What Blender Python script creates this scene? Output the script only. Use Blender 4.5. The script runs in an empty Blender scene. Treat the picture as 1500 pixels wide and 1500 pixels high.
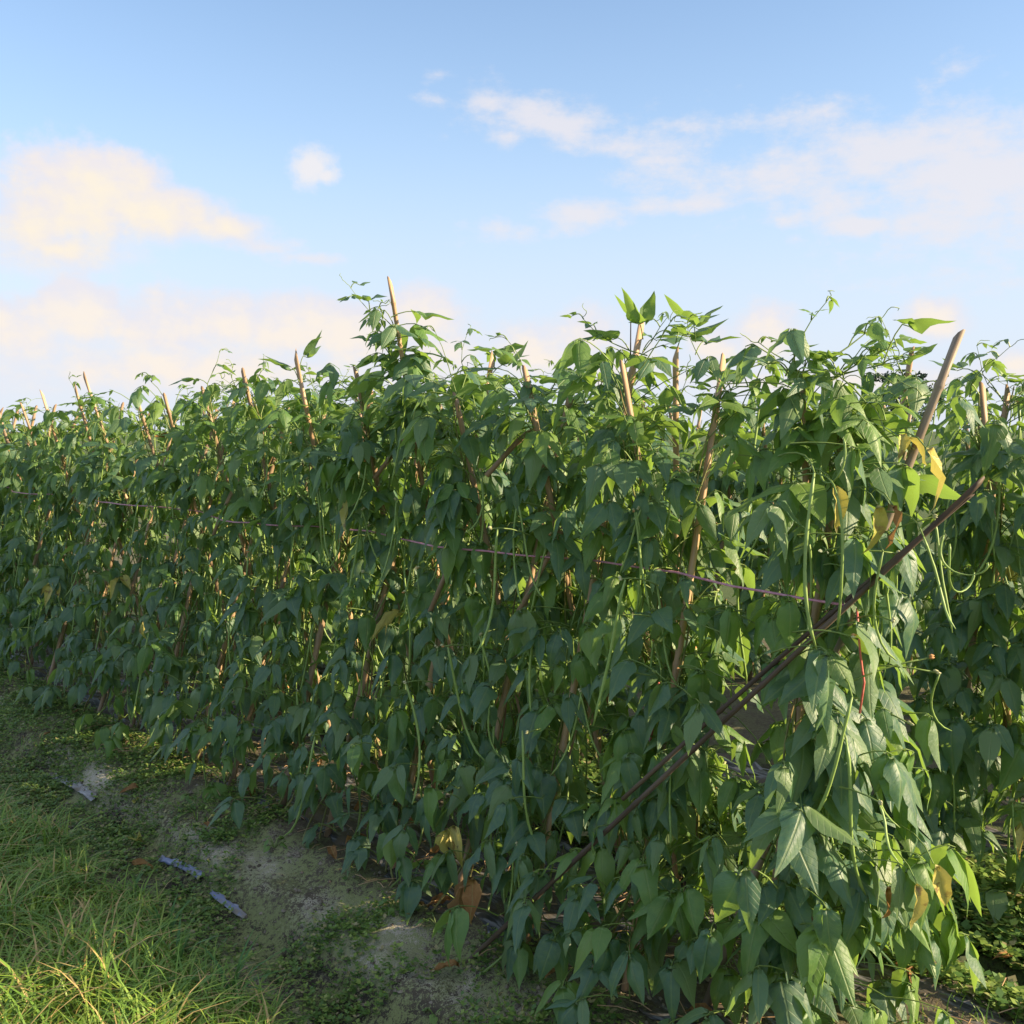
import bpy, math, random
import numpy as np
from mathutils import Vector, Matrix

random.seed(11)
rs = np.random.RandomState(11)
sc = bpy.context.scene
COL = sc.collection
R = math.radians
U = random.uniform

# ------------------------------------------------------------------ camera, sky, sun, exposure
CAM_H = 1.6
PITCH = math.atan(120 / 1500)
cd = bpy.data.cameras.new('camera')
cd.sensor_width = 36; cd.lens = 36
cd.clip_start = 0.05; cd.clip_end = 3000
cam = bpy.data.objects.new('camera', cd); COL.objects.link(cam)
cam.location = (0, 0, CAM_H)
cam.rotation_euler = (math.pi / 2 - PITCH, 0, 0)
sc.camera = cam

SUN_AZ = R(102)          # clockwise from +Y: right of the camera and a little behind it
SUN_EL = R(23)
SUN_DIR = Vector((math.sin(SUN_AZ) * math.cos(SUN_EL), math.cos(SUN_AZ) * math.cos(SUN_EL), math.sin(SUN_EL)))
ld = bpy.data.lights.new('sun', 'SUN'); ld.energy = 5.0; ld.angle = R(0.5); ld.color = (1.0, 0.80, 0.52)
sun = bpy.data.objects.new('sun', ld); COL.objects.link(sun)
sun.rotation_euler = (-SUN_DIR).to_track_quat('-Z', 'Y').to_euler()
sun.location = (8, -4, 6)

sc.view_settings.view_transform = 'Standard'
sc.view_settings.look = 'None'
sc.view_settings.gamma = 1
sc.view_settings.use_curve_mapping = False
sc.view_settings.exposure = 1.18

world = bpy.data.worlds.new('World'); sc.world = world
world.use_nodes = True
SKY_STRENGTH = 0.11


class N:
    """tiny node-writing helper"""
    def __init__(self, nt):
        self.nt = nt; self.L = nt.links.new

    def add(self, t, **kw):
        n = self.nt.nodes.new(t)
        for k, v in kw.items(): setattr(n, k, v)
        return n

    def put(self, sock, v):
        if hasattr(v, 'is_output'): self.L(v, sock)
        else:
            if isinstance(v, tuple) and len(v) == 3 and sock.type == 'RGBA': v = v + (1,)
            sock.default_value = v

    def m(self, op, a, b=0.0, c=None, clamp=False):
        n = self.add('ShaderNodeMath', operation=op); n.use_clamp = clamp
        self.put(n.inputs[0], a); self.put(n.inputs[1], b)
        if c is not None: self.put(n.inputs[2], c)
        return n.outputs[0]

    def step(self, x, lo, hi, a=0.0, b=1.0):
        n = self.add('ShaderNodeMapRange', interpolation_type='SMOOTHSTEP')
        self.put(n.inputs[0], x); self.put(n.inputs[1], lo); self.put(n.inputs[2], hi)
        self.put(n.inputs[3], a); self.put(n.inputs[4], b)
        return n.outputs[0]

    def mix(self, f, a, b, mode='MIX'):
        n = self.add('ShaderNodeMix', data_type='RGBA', blend_type=mode)
        self.put(n.inputs[0], f); self.put(n.inputs[6], a); self.put(n.inputs[7], b)
        return n.outputs[2]

    def noise(self, vec, scale, detail=3, rough=0.5, dist=0.0):
        n = self.add('ShaderNodeTexNoise')
        if vec is not None: self.put(n.inputs['Vector'], vec)
        n.inputs['Scale'].default_value = scale; n.inputs['Detail'].default_value = detail
        n.inputs['Roughness'].default_value = rough; n.inputs['Distortion'].default_value = dist
        return n.outputs['Fac']

    def mapping(self, vec, scale=(1, 1, 1), loc=(0, 0, 0)):
        n = self.add('ShaderNodeMapping')
        self.put(n.inputs[0], vec); n.inputs['Scale'].default_value = scale; n.inputs['Location'].default_value = loc
        return n.outputs[0]


def build_sky():
    nt = world.node_tree; nt.nodes.clear(); g = N(nt)
    out = g.add('ShaderNodeOutputWorld'); bg = g.add('ShaderNodeBackground')
    bg.inputs[1].default_value = SKY_STRENGTH
    g.L(bg.outputs[0], out.inputs[0])
    sky = g.add('ShaderNodeTexSky', sky_type='NISHITA')
    sky.sun_disc = False; sky.sun_elevation = SUN_EL; sky.sun_rotation = SUN_AZ
    sky.air_density = 1.0; sky.dust_density = 0.6; sky.ozone_density = 2.0
    tc = g.add('ShaderNodeTexCoord').outputs['Generated']
    sp = g.add('ShaderNodeSeparateXYZ'); g.L(tc, sp.inputs[0])
    az = g.m('ARCTAN2', sp.outputs[0], sp.outputs[1])
    el = g.m('ARCSINE', sp.outputs[2])
    cmb = g.add('ShaderNodeCombineXYZ'); g.L(az, cmb.inputs[0]); g.L(el, cmb.inputs[1])
    ae = cmb.outputs[0]
    K = 0.75 / SKY_STRENGTH
    def c(r, gg, b, s=1.0): return (r * K * s, gg * K * s, b * K * s)

    # thin moist veil: pale near the horizon, thinning upwards, all round the compass
    veil = g.step(el, 0.0, 0.46, 0.78, 0.06)
    base = g.mix(veil, sky.outputs[0], c(0.352, 0.447, 0.590))
    low = g.step(el, -0.05, 0.30, 0.85, 0.0)
    base = g.mix(low, base, c(0.475, 0.497, 0.548))
    # thin high cloud added outside the view to brighten the ambient light
    hi = g.noise(g.mapping(tc, (1, 1, 1.6)), 2.6, 6, 0.6)
    base = g.mix(g.m('MULTIPLY', g.step(hi, 0.36, 0.62, 0.15, 0.8), g.step(el, 0.47, 0.75)), base, c(0.53, 0.535, 0.56))

    nz = g.noise(g.mapping(ae, (1, 1.25, 1)), 13, 6, 0.58)
    nz = g.m('SUBTRACT', nz, 0.5)
    nf = g.noise(g.mapping(ae, (1, 1.2, 1), (3, 1, 0)), 42, 5, 0.6)
    nf = g.m('SUBTRACT', nf, 0.5)
    nw = g.noise(g.mapping(ae, (1, 2.4, 1), (7, 2, 0)), 11, 6, 0.62)
    nw = g.m('SUBTRACT', nw, 0.5)

    def blob(x, y, rx, ry, peak=1.0):
        X = (x - 750) / 1500; Y = (750 - y) / 1500
        v = Vector((X, math.cos(PITCH) + Y * math.sin(PITCH), -math.sin(PITCH) + Y * math.cos(PITCH))).normalized()
        a0 = math.atan2(v.x, v.y); e0 = math.asin(v.z)
        kx = 1500 * (1 + X * X) ** 0.5
        dx = g.m('MULTIPLY', g.m('SUBTRACT', az, a0), kx / (rx * 1.12))
        dy = g.m('MULTIPLY', g.m('SUBTRACT', el, e0), 1500 / (ry * 1.12))
        d = g.m('SQRT', g.m('ADD', g.m('MULTIPLY', dx, dx), g.m('MULTIPLY', dy, dy)))
        return g.m('MULTIPLY', g.m('SUBTRACT', 1.25, d), peak)

    def union(bl):
        r = bl[0]
        for b in bl[1:]: r = g.m('SMOOTH_MAX', r, b, 0.18)
        return r
    # heaped clouds with firm, lit tops
    cum = union([blob(110, 305, 105, 72), blob(60, 330, 80, 75), blob(150, 275, 72, 48), blob(240, 318, 90, 34), blob(90, 365, 95, 40),
                 blob(330, 335, 60, 22)])
    cum2 = union([blob(455, 244, 32, 32), blob(478, 258, 22, 14)])
    lowb = union([blob(120, 465, 60, 48), blob(40, 500, 90, 50), blob(250, 490, 110, 48), blob(330, 475, 70, 38), blob(430, 490, 90, 46), blob(520, 500, 80, 48),
                  blob(618, 470, 58, 42), blob(640, 520, 80, 55), blob(300, 540, 360, 42), blob(780, 520, 70, 42), blob(860, 500, 58, 44), blob(900, 535, 90, 40),
                  blob(1055, 515, 46, 32), blob(1115, 500, 54, 46), blob(1362, 474, 44, 30), blob(1200, 560, 300, 26, .8), blob(1485, 535, 42, 24), blob(0, 470, 30, 26)])
    dn = g.m('ADD', g.m('MULTIPLY', nz, 1.25), g.m('MULTIPLY', nf, 0.75))
    # more of the same heaps along the horizon outside the picture
    far = g.noise(g.mapping(ae, (1, 2.0, 1), (5, 4, 0)), 3.2, 5, 0.55)
    out_of = g.step(g.m('ABSOLUTE', az), 0.5, 0.62)
    band = g.step(g.m('ABSOLUTE', g.m('SUBTRACT', el, 0.13)), 0.06, 0.26, 1.0, 0.0)
    farm = g.m('MULTIPLY', g.m('MULTIPLY', g.step(far, 0.50, 0.66), out_of), band)
    soft1 = g.step(el, .25, .15, .5, 1.1)
    a1 = g.step(g.m('ADD', cum, dn), -0.05, soft1)
    a2 = g.step(g.m('ADD', cum2, g.m('MULTIPLY', dn, 1.5)), 0.1, 0.95, 0.0, 0.85)
    soft3 = g.step(el, .125, .06, .5, 1.2)
    a3 = g.step(g.m('ADD', lowb, dn), -0.10, soft3, 0.0, 0.92)
    # thin streaks of high cloud
    wisp = union([blob(720, 150, 40, 24, .75), blob(775, 165, 50, 22, .85), blob(830, 180, 60, 20, .9), blob(745, 205, 22, 14, .6), blob(640, 147, 26, 8, .6), blob(640, 110, 20, 8, .5),
                  blob(920, 215, 70, 26, .8), blob(980, 240, 80, 34, .9), blob(1130, 255, 150, 40, .9), blob(1300, 225, 170, 50, .85), blob(1420, 270, 190, 90, 1.0),
                  blob(1250, 290, 150, 40, .8), blob(1000, 300, 100, 14, .85), blob(850, 315, 70, 18, .75), blob(1150, 322, 40, 16, .75), blob(1263, 330, 54, 15, 1.1),
                  blob(730, 335, 55, 16, .6), blob(1165, 350, 16, 10, .7), blob(450, 378, 60, 9, .8), blob(390, 362, 60, 12, .8), blob(1080, 180, 200, 18, .4)])
    a4 = g.step(g.m('ADD', wisp, g.m('ADD', g.m('MULTIPLY', nw, 2.8), g.m('MULTIPLY', nf, 1.3))), -0.1, 1.15, 0.0, 0.80)
    # cloud shading painted in: cream lit sides, lilac-grey shaded and thin parts
    nz2 = g.m('SUBTRACT', g.noise(g.mapping(ae, (1, 1.25, 1), (-.012, -.012, 0)), 13, 6, 0.58), .5)
    nf2 = g.m('SUBTRACT', g.noise(g.mapping(ae, (1, 1.2, 1), (2.995, .995, 0)), 42, 5, 0.6), .5)
    relief = g.m('ADD', g.m('SUBTRACT', nz, nz2), g.m('MULTIPLY', g.m('SUBTRACT', nf, nf2), .18))
    relief = g.m('MULTIPLY', relief, 2.0)
    th1 = g.step(g.m('ADD', g.m('ADD', cum, dn), relief), 0.2, 1.5)
    cc = g.mix(th1, c(0.505, 0.485, 0.515), c(0.585, 0.53, 0.445))
    th3 = g.step(g.m('ADD', g.m('ADD', lowb, g.m('MULTIPLY', dn, 1.2)), relief), 0.15, 1.4)
    cl = g.mix(th3, c(0.495, 0.485, 0.525), c(0.585, 0.525, 0.465))
    col = g.mix(a4, base, c(0.515, 0.492, 0.51))
    col = g.mix(farm, col, cl)
    col = g.mix(a3, col, cl)
    col = g.mix(a1, col, cc)
    col = g.mix(a2, col, c(0.545, 0.52, 0.52))
    # dim below the horizon
    g.L(g.mix(g.step(el, -0.10, -0.02), c(0.06, 0.07, 0.05), col), bg.inputs[0])


build_sky()

# ------------------------------------------------------------------ row frame: u runs along the bean rows, v across them (away from the path)
ANG = R(43)
DU = Vector((-math.sin(ANG), math.cos(ANG), 0)); DV = Vector((math.cos(ANG), math.sin(ANG), 0)); UP = Vector((0, 0, 1))
ORG = Vector((0.07, 3.12, 0))


def W(u, v, z=0.0): return ORG + DU * u + DV * v + UP * z


def sm(a, b, x):
    t = np.clip((np.asarray(x, float) - a) / (b - a), 0, 1); return t * t * (3 - 2 * t)


PH = rs.uniform(0, 6.28, (40,)); FR = rs.normal(0, 1, (40, 2))


def vnoise(u, v, f, k0=0, n=9):
    s = 0
    for i in range(n):
        w = FR[(i + k0) % 40]; s = s + np.sin((u * w[0] + v * w[1]) * f * (1 + .23 * i) + PH[(i + k0 * 3) % 40])
    return s / n ** .5


PERIOD = 1.3


def ground_z(u, v):
    u = np.asarray(u, float); v = np.asarray(v, float)
    vv = np.where(v > 0.95, np.mod(v + .35, PERIOD) - .35, v)
    vv = np.where(v > 1.95, 0.2, vv)
    wob = 0.05 * vnoise(u, v * 0, 1.7, 5)
    bed = sm(-.50, -.34, vv + wob) * (1 - sm(.80, .93, vv))
    z = -.15 + .11 * bed + .05 * sm(-.30, -.12, vv) * (1 - sm(.68, .8, vv))
    z = z + .10 * sm(-.62, -.95, v + wob)
    near = np.exp(-((u - 2) / 9.) ** 2 - (v / 5.) ** 2)
    z = z + near * (.012 * vnoise(u, v, 5, 1) + .008 * vnoise(u, v, 14, 7) + .005 * vnoise(u, v, 37, 12))
    return z


def gz(u, v): return float(ground_z(u, v))


# ------------------------------------------------------------------ object helpers
def tag(o, label=None, cat=None, group=None, kind=None):
    if label: o['label'] = label
    if cat: o['category'] = cat
    if group: o['group'] = group
    if kind: o['kind'] = kind
    return o


def empty(name, loc, label, cat, group=None):
    o = bpy.data.objects.new(name, None); COL.objects.link(o); o.location = loc
    o.empty_display_size = .1
    return tag(o, label, cat, group)


def link(name, me, parent=None, loc=None):
    o = bpy.data.objects.new(name, me); COL.objects.link(o)
    if parent: o.parent = parent
    if loc is not None: o.location = loc
    return o


def mesh(name, V, F, mats, smooth=True, mi=None, uv=None, rnd=None):
    me = bpy.data.meshes.new(name)
    me.from_pydata([tuple(p) for p in V], [], [tuple(f) for f in F])
    for m in mats: me.materials.append(m)
    if smooth: me.polygons.foreach_set('use_smooth', [True] * len(me.polygons))
    if mi is not None: me.polygons.foreach_set('material_index', np.asarray(mi, np.int32))
    if uv is not None:
        lay = me.uv_layers.new(name='leafmap')
        li = np.zeros(len(me.loops), np.int32); me.loops.foreach_get('vertex_index', li)
        lay.data.foreach_set('uv', np.asarray(uv, np.float32)[li].ravel())
    if rnd is not None:
        at = me.attributes.new('rnd', 'FLOAT', 'POINT'); at.data.foreach_set('value', np.asarray(rnd, np.float32))
    me.update()
    return me


class Tubes:
    """collects tapered tubes into one mesh"""
    def __init__(self): self.V = []; self.F = []; self.mi = []

    def add(self, pts, rad, sides=5, cap=True, m=0):
        n = len(pts)
        if not hasattr(rad, '__len__'): rad = [rad] * n
        base = len(self.V)
        t = (pts[1] - pts[0]).normalized()
        ref = Vector((0, 0, 1)) if abs(t.z) < .9 else Vector((1, 0, 0))
        x = t.cross(ref).normalized()
        for i in range(n):
            a = pts[max(i - 1, 0)]; b = pts[min(i + 1, n - 1)]
            tt = (b - a)
            if tt.length > 1e-9: t = tt.normalized()
            x = (x - t * x.dot(t)).normalized(); y = t.cross(x)
            for k in range(sides):
                an = 2 * math.pi * k / sides
                self.V.append(pts[i] + (x * math.cos(an) + y * math.sin(an)) * rad[i])
        for i in range(n - 1):
            for k in range(sides):
                k2 = (k + 1) % sides
                self.F.append((base + i * sides + k, base + i * sides + k2, base + (i + 1) * sides + k2, base + (i + 1) * sides + k)); self.mi.append(m)
        if cap:
            self.F.append(tuple(base + (n - 1) * sides + k for k in range(sides))); self.mi.append(m)
            self.F.append(tuple(base + k for k in reversed(range(sides)))); self.mi.append(m)

    def build(self, name, mats, parent=None, origin=Vector((0, 0, 0))):
        me = mesh(name, [p - origin for p in self.V], self.F, mats, True, self.mi)
        return link(name, me, parent)


def bez(p0, p1, p2, n):
    return [p0 * ((1 - t) ** 2) + p1 * (2 * t * (1 - t)) + p2 * (t * t) for t in [i / (n - 1) for i in range(n)]]


# ------------------------------------------------------------------ materials
def mat(name):
    m = bpy.data.materials.new(name); m.use_nodes = True
    nt = m.node_tree; nt.nodes.clear(); g = N(nt)
    out = g.add('ShaderNodeOutputMaterial')
    return m, g, out


def leaf_mat(name, dark, mid, light, back, trans, rough=.50, spec=.80, blotch=None, blotch_t=.68, tfac=.42):
    m, g, out = mat(name)
    at = g.add('ShaderNodeAttribute', attribute_name='rnd').outputs['Fac']
    oi = g.add('ShaderNodeObjectInfo').outputs['Random']
    r = g.m('FRACT', g.m('ADD', at, oi))
    uv = g.add('ShaderNodeUVMap', uv_map='leafmap').outputs[0]
    sp = g.add('ShaderNodeSeparateXYZ'); g.L(uv, sp.inputs[0])
    x = g.m('ABSOLUTE', sp.outputs[0]); y = sp.outputs[1]
    ramp = g.mix(g.step(r, 0.0, .55), dark, mid); ramp = g.mix(g.step(r, .55, 1.0), ramp, light)
    cm = g.add('ShaderNodeCombineXYZ'); g.L(sp.outputs[0], cm.inputs[0]); g.L(y, cm.inputs[1]); g.L(g.m('MULTIPLY', r, 37.0), cm.inputs[2])
    mott = g.noise(cm.outputs[0], 7, 4, .6)
    ramp = g.mix(g.step(mott, .35, .75, 0, .6), ramp, light)
    # veins: a pale midrib and arching side veins
    vv = g.m('SUBTRACT', y, g.m('MULTIPLY', x, 0.75))
    vv = g.m('ADD', vv, g.m('MULTIPLY', g.m('MULTIPLY', x, x), -.6))
    st = g.m('PINGPONG', g.m('MULTIPLY', vv, 8.5), .5)
    side = g.step(st, .0, .085, 1, 0)
    mid_ = g.step(x, .006, .022, 1, 0)
    vein = g.m('MAXIMUM', mid_, g.m('MULTIPLY', side, .45))
    colr = g.mix(g.m('MULTIPLY', vein, .62), ramp, g.mix(.35, light, (.30, .38, .16)))
    if blotch:
        bn = g.noise(cm.outputs[0], 4.3, 3, .55)
        colr = g.mix(g.step(bn, blotch_t, blotch_t + .06), colr, blotch)
    bf = g.add('ShaderNodeNewGeometry').outputs['Backfacing']
    colr = g.mix(g.m('MULTIPLY', bf, .75), colr, back)
    hgt = g.m('SUBTRACT', g.m('MULTIPLY', g.noise(cm.outputs[0], 14, 3, .55), .8), g.m('MULTIPLY', vein, .8))
    bp = g.add('ShaderNodeBump'); bp.inputs['Strength'].default_value = .7; bp.inputs['Distance'].default_value = .002; g.L(hgt, bp.inputs['Height'])
    p = g.add('ShaderNodeBsdfPrincipled')
    g.put(p.inputs['Base Color'], colr)
    g.put(p.inputs['Roughness'], g.m('ADD', rough, g.m('MULTIPLY', bf, .25)))
    p.inputs['Specular IOR Level'].default_value = spec
    g.L(bp.outputs[0], p.inputs['Normal'])
    tr = g.add('ShaderNodeBsdfTranslucent'); g.put(tr.inputs[0], g.mix(.5, trans, g.mix(.5, colr, trans)))
    mx = g.add('ShaderNodeMixShader'); mx.inputs[0].default_value = tfac
    g.L(p.outputs[0], mx.inputs[1]); g.L(tr.outputs[0], mx.inputs[2]); g.L(mx.outputs[0], out.inputs[0])
    return m


M = {}
M['mature'] = leaf_mat('mature_leaf', (.040, .118, .084), (.064, .160, .098), (.150, .240, .092), (.16, .24, .105), (.36, .56, .06), blotch=(.16, .13, .05), blotch_t=.76)
M['young'] = leaf_mat('young_or_lit_leaf', (.075, .18, .04), (.11, .235, .05), (.18, .30, .06), (.17, .27, .10), (.34, .52, .06), rough=.5, tfac=.42)  # young leaves; the same yellow-green also stands in for sunlit older leaves
M['yellow'] = leaf_mat('yellowing_leaf', (.30, .33, .05), (.46, .42, .08), (.60, .52, .14), (.48, .42, .14), (.65, .55, .10), blotch=(.26, .17, .06), blotch_t=.56, tfac=.3)
M['dry'] = leaf_mat('withered_leaf', (.15, .075, .03), (.28, .14, .05), (.40, .23, .09), (.32, .2, .09), (.4, .2, .06), rough=.7, spec=.2, blotch=(.09, .045, .02), tfac=.2)


def plain(name, c1, c2, scale=30, rough=.5, spec=.4, stretch=(1, 1, 1), bump=0.0, rnd=0.0, c3=None):
    m, g, out = mat(name)
    tc = g.add('ShaderNodeTexCoord').outputs['Object']
    f = g.noise(g.mapping(tc, stretch), scale, 5, .6)
    col = g.mix(g.step(f, .3, .7), c1, c2)
    if c3:
        f2 = g.noise(g.mapping(tc, (1, 1, 1), (3, 3, 3)), scale * .25, 3, .6)
        col = g.mix(g.step(f2, .5, .7), col, c3)
    if rnd:
        oi = g.add('ShaderNodeObjectInfo').outputs['Random']
        col = g.mix(g.m('MULTIPLY', oi, rnd), col, c2)
    p = g.add('ShaderNodeBsdfPrincipled'); g.put(p.inputs['Base Color'], col)
    p.inputs['Roughness'].default_value = rough; p.inputs['Specular IOR Level'].default_value = spec
    if bump:
        b = g.add('ShaderNodeBump'); b.inputs['Strength'].default_value = bump; b.inputs['Distance'].default_value = .004
        g.L(f, b.inputs['Height']); g.L(b.outputs[0], p.inputs['Normal'])
    g.L(p.outputs[0], out.inputs[0])
    return m


M['stem'] = plain('green_stem', (.11, .19, .045), (.20, .27, .07), 40, .5, rnd=.5)
M['vine'] = plain('old_vine', (.14, .15, .05), (.26, .27, .09), 30, .6, c3=(.20, .11, .05))
M['pod'] = plain('pod_skin', (.16, .27, .06), (.26, .36, .10), 30, .45, rnd=.6)
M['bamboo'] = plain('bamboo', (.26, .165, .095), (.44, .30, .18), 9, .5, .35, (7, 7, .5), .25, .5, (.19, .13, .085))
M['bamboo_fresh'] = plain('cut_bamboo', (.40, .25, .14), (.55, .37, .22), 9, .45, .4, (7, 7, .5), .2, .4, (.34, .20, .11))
M['pole_dark'] = plain('weathered_pole', (.035, .026, .02), (.10, .07, .05), 9, .65, .3, (7, 7, .5), .4, .3, (.15, .11, .08))
M['pole_grey'] = plain('grey_pole', (.22, .17, .12), (.40, .32, .24), 9, .55, .3, (7, 7, .5), .4, .3, (.16, .12, .09))
M['string'] = plain('raffia', (.42, .16, .24), (.60, .30, .38), 60, .4, .5)
M['string_red'] = plain('red_raffia', (.50, .09, .08), (.62, .20, .16), 60, .4, .5)
M['bud'] = plain('bud', (.35, .36, .16), (.55, .52, .30), 90, .5)
M['dead_flower'] = plain('dead_flower', (.42, .20, .07), (.60, .36, .16), 90, .7)
M['bark'] = plain('bark', (.07, .055, .04), (.14, .11, .08), 8, .8)


def strip_mat(name, c1, c2, c3, rough):
    m, g, out = mat(name)
    tc = g.add('ShaderNodeTexCoord').outputs['Object']
    f = g.noise(g.mapping(tc, (26, 2.2, 20)), 2.2, 5, .65)
    col = g.mix(g.step(f, .45, .62), c1, c2)
    s = g.noise(g.mapping(tc, (1, 1, 1), (4, 1, 2)), 5.5, 5, .65)
    col = g.mix(g.step(s, .46, .58), col, c3)
    p = g.add('ShaderNodeBsdfPrincipled'); g.put(p.inputs['Base Color'], col)
    g.put(p.inputs['Roughness'], g.step(s, .46, .58, rough, .9))
    b = g.add('ShaderNodeBump'); b.inputs['Strength'].default_value = .5; b.inputs['Distance'].default_value = .006
    g.L(f, b.inputs['Height']); g.L(b.outputs[0], p.inputs['Normal'])
    g.L(p.outputs[0], out.inputs[0])
    return m


M['mulch'] = strip_mat('mulch_film', (.022, .023, .027), (.20, .20, .22), (.10, .08, .055), .33)
M['strip'] = strip_mat('blue_grey_film', (.16, .19, .32), (.34, .37, .50), (.24, .22, .19), .4)
M['strip_pale'] = strip_mat('silver_film', (.26, .25, .25), (.42, .41, .40), (.18, .15, .11), .5)


def ground_mat():
    m, g, out = mat('soil_and_moss')
    tc = g.add('ShaderNodeTexCoord').outputs['Object']
    sp = g.add('ShaderNodeSeparateXYZ'); g.L(tc, sp.inputs[0]); v = sp.outputs[0]
    n1 = g.noise(tc, 2.1, 6, .62); n2 = g.noise(g.mapping(tc, (1, 1, 1), (5, 3, 0)), 6, 6, .65); n3 = g.noise(tc, 55, 4, .7); n4 = g.noise(tc, 190, 3, .7)
    n5 = g.noise(g.mapping(tc, (1, .45, 1), (9, 2, 0)), 3.0, 6, .65)
    soil = g.mix(n3, (.06, .05, .036), (.17, .14, .10))
    sand = g.mix(n4, (.36, .32, .25), (.62, .56, .45))
    moss = g.mix(g.m('MULTIPLY', n3, 1.0), (.12, .165, .055), (.29, .34, .125))
    moss = g.mix(n4, moss, (.25, .255, .12))
    lines = g.m('ADD', g.m('MULTIPLY', g.step(g.m('ABSOLUTE', g.m('ADD', v, .34)), .0, .13, 1, 0), .055), g.m('MULTIPLY', g.step(g.m('ABSOLUTE', g.m('ADD', v, .63)), .0, .10, 1, 0), .045))
    n5 = g.m('ADD', n5, lines)
    path = g.mix(g.step(g.m('ADD', n5, g.m('ADD', g.m('MULTIPLY', g.m('SUBTRACT', n3, .5), .5), g.m('MULTIPLY', g.m('SUBTRACT', n4, .5), .5))), .50, .57), soil, sand)
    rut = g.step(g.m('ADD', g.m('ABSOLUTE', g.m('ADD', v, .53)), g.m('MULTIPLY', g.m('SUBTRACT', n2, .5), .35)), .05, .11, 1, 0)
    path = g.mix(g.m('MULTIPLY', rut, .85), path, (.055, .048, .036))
    inpath = g.m('MULTIPLY', g.step(v, -1.25, -.85), g.step(v, -.30, -.10, 1, 0))
    ms = g.step(g.m('ADD', n2, g.m('ADD', g.m('MULTIPLY', g.m('SUBTRACT', n3, .5), 1.0), g.m('MULTIPLY', g.m('SUBTRACT', n4, .5), .8))), .42, .52)
    ms = g.m('MULTIPLY', ms, g.m('SUBTRACT', 1.0, g.m('MULTIPLY', lines, 6.0), None, True))
    col = g.mix(inpath, soil, path)
    msk = g.m('MULTIPLY', ms, g.step(v, -.22, .0, .92, .25))
    col = g.mix(msk, col, moss)
    # beyond the rows: open green field
    far = g.m('MAXIMUM', g.step(v, 4.2, 6.0), g.step(v, -3.0, -4.2))
    col = g.mix(far, col, g.mix(n1, (.05, .08, .025), (.10, .13, .045)))
    col = g.mix(g.m('MULTIPLY', g.step(v, .72, .82), g.step(v, 2.2, 1.9)), col, g.mix(ms, (.045, .045, .026), (.07, .095, .035)))  # ground between the rows painted darker to stand in for shade, greener for weeds
    p = g.add('ShaderNodeBsdfPrincipled'); g.put(p.inputs['Base Color'], col); p.inputs['Roughness'].default_value = .95; p.inputs['Specular IOR Level'].default_value = .2
    b = g.add('ShaderNodeBump'); b.inputs['Strength'].default_value = .9; b.inputs['Distance'].default_value = .012
    g.L(g.m('ADD', g.m('MULTIPLY', n3, .7), g.m('MULTIPLY', n4, .45)), b.inputs['Height']); g.L(b.outputs[0], p.inputs['Normal'])
    g.L(p.outputs[0], out.inputs[0])
    return m


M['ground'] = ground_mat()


def grass_mat(name, cols, rough=.5, tfac=.3):
    m, g, out = mat(name)
    at = g.add('ShaderNodeAttribute', attribute_name='rnd').outputs['Fac']
    col = g.mix(g.step(at, 0, .5), cols[0], cols[1]); col = g.mix(g.step(at, .5, .86), col, cols[2]); col = g.mix(g.step(at, .86, .93), col, cols[3])
    p = g.add('ShaderNodeBsdfPrincipled'); g.put(p.inputs['Base Color'], col); p.inputs['Roughness'].default_value = rough
    tr = g.add('ShaderNodeBsdfTranslucent'); g.put(tr.inputs[0], g.mix(.4, col, (.3, .42, .06)))
    mx = g.add('ShaderNodeMixShader'); mx.inputs[0].default_value = tfac
    g.L(p.outputs[0], mx.inputs[1]); g.L(tr.outputs[0], mx.inputs[2]); g.L(mx.outputs[0], out.inputs[0])
    return m


M['grass'] = grass_mat('grass', [(.12, .24, .04), (.20, .34, .05), (.31, .41, .07), (.56, .40, .17)])
M['moss'] = grass_mat('small_weeds', [(.075, .16, .038), (.16, .27, .055), (.30, .39, .09), (.38, .33, .17)])
M['tuft'] = grass_mat('broad_grass', [(.05, .15, .04), (.08, .20, .05), (.13, .24, .06), (.2, .26, .08)])
M['far_leaf'] = plain('far_tree_leaf', (.03, .06, .035), (.06, .10, .05), 3, .7)

# ------------------------------------------------------------------ the ground: one sheet out to the horizon, local X = v, local Y = u
def axis(lo, hi, step, far):
    mid = list(np.arange(lo, hi + 1e-6, step)); a = []; s = step; p = lo
    while p > -far:
        s *= 1.35; p -= s; a.append(p)
    b = []; s = step; p = mid[-1]
    while p < far:
        s *= 1.35; p += s; b.append(p)
    return np.array(a[::-1] + mid + b)


vs = axis(-2.2, 2.4, .028, 900); us = axis(-2.4, 6.4, .04, 900)
VV, UU = np.meshgrid(vs, us)
ZZ = ground_z(UU, VV)
nv, nu = len(vs), len(us)
gv = np.stack([VV.ravel(), UU.ravel(), ZZ.ravel()], 1)
ii = np.arange(nu - 1)[:, None] * nv + np.arange(nv - 1)[None, :]
gf = np.stack([ii, ii + 1, ii + nv + 1, ii + nv], -1).reshape(-1, 4)
gme = bpy.data.meshes.new('ground')
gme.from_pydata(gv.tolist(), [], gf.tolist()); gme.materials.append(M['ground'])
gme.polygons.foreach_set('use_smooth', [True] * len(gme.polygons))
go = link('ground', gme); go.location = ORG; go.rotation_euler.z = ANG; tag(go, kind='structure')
go['label'] = 'mossy soil path and raised planting beds'

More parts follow.
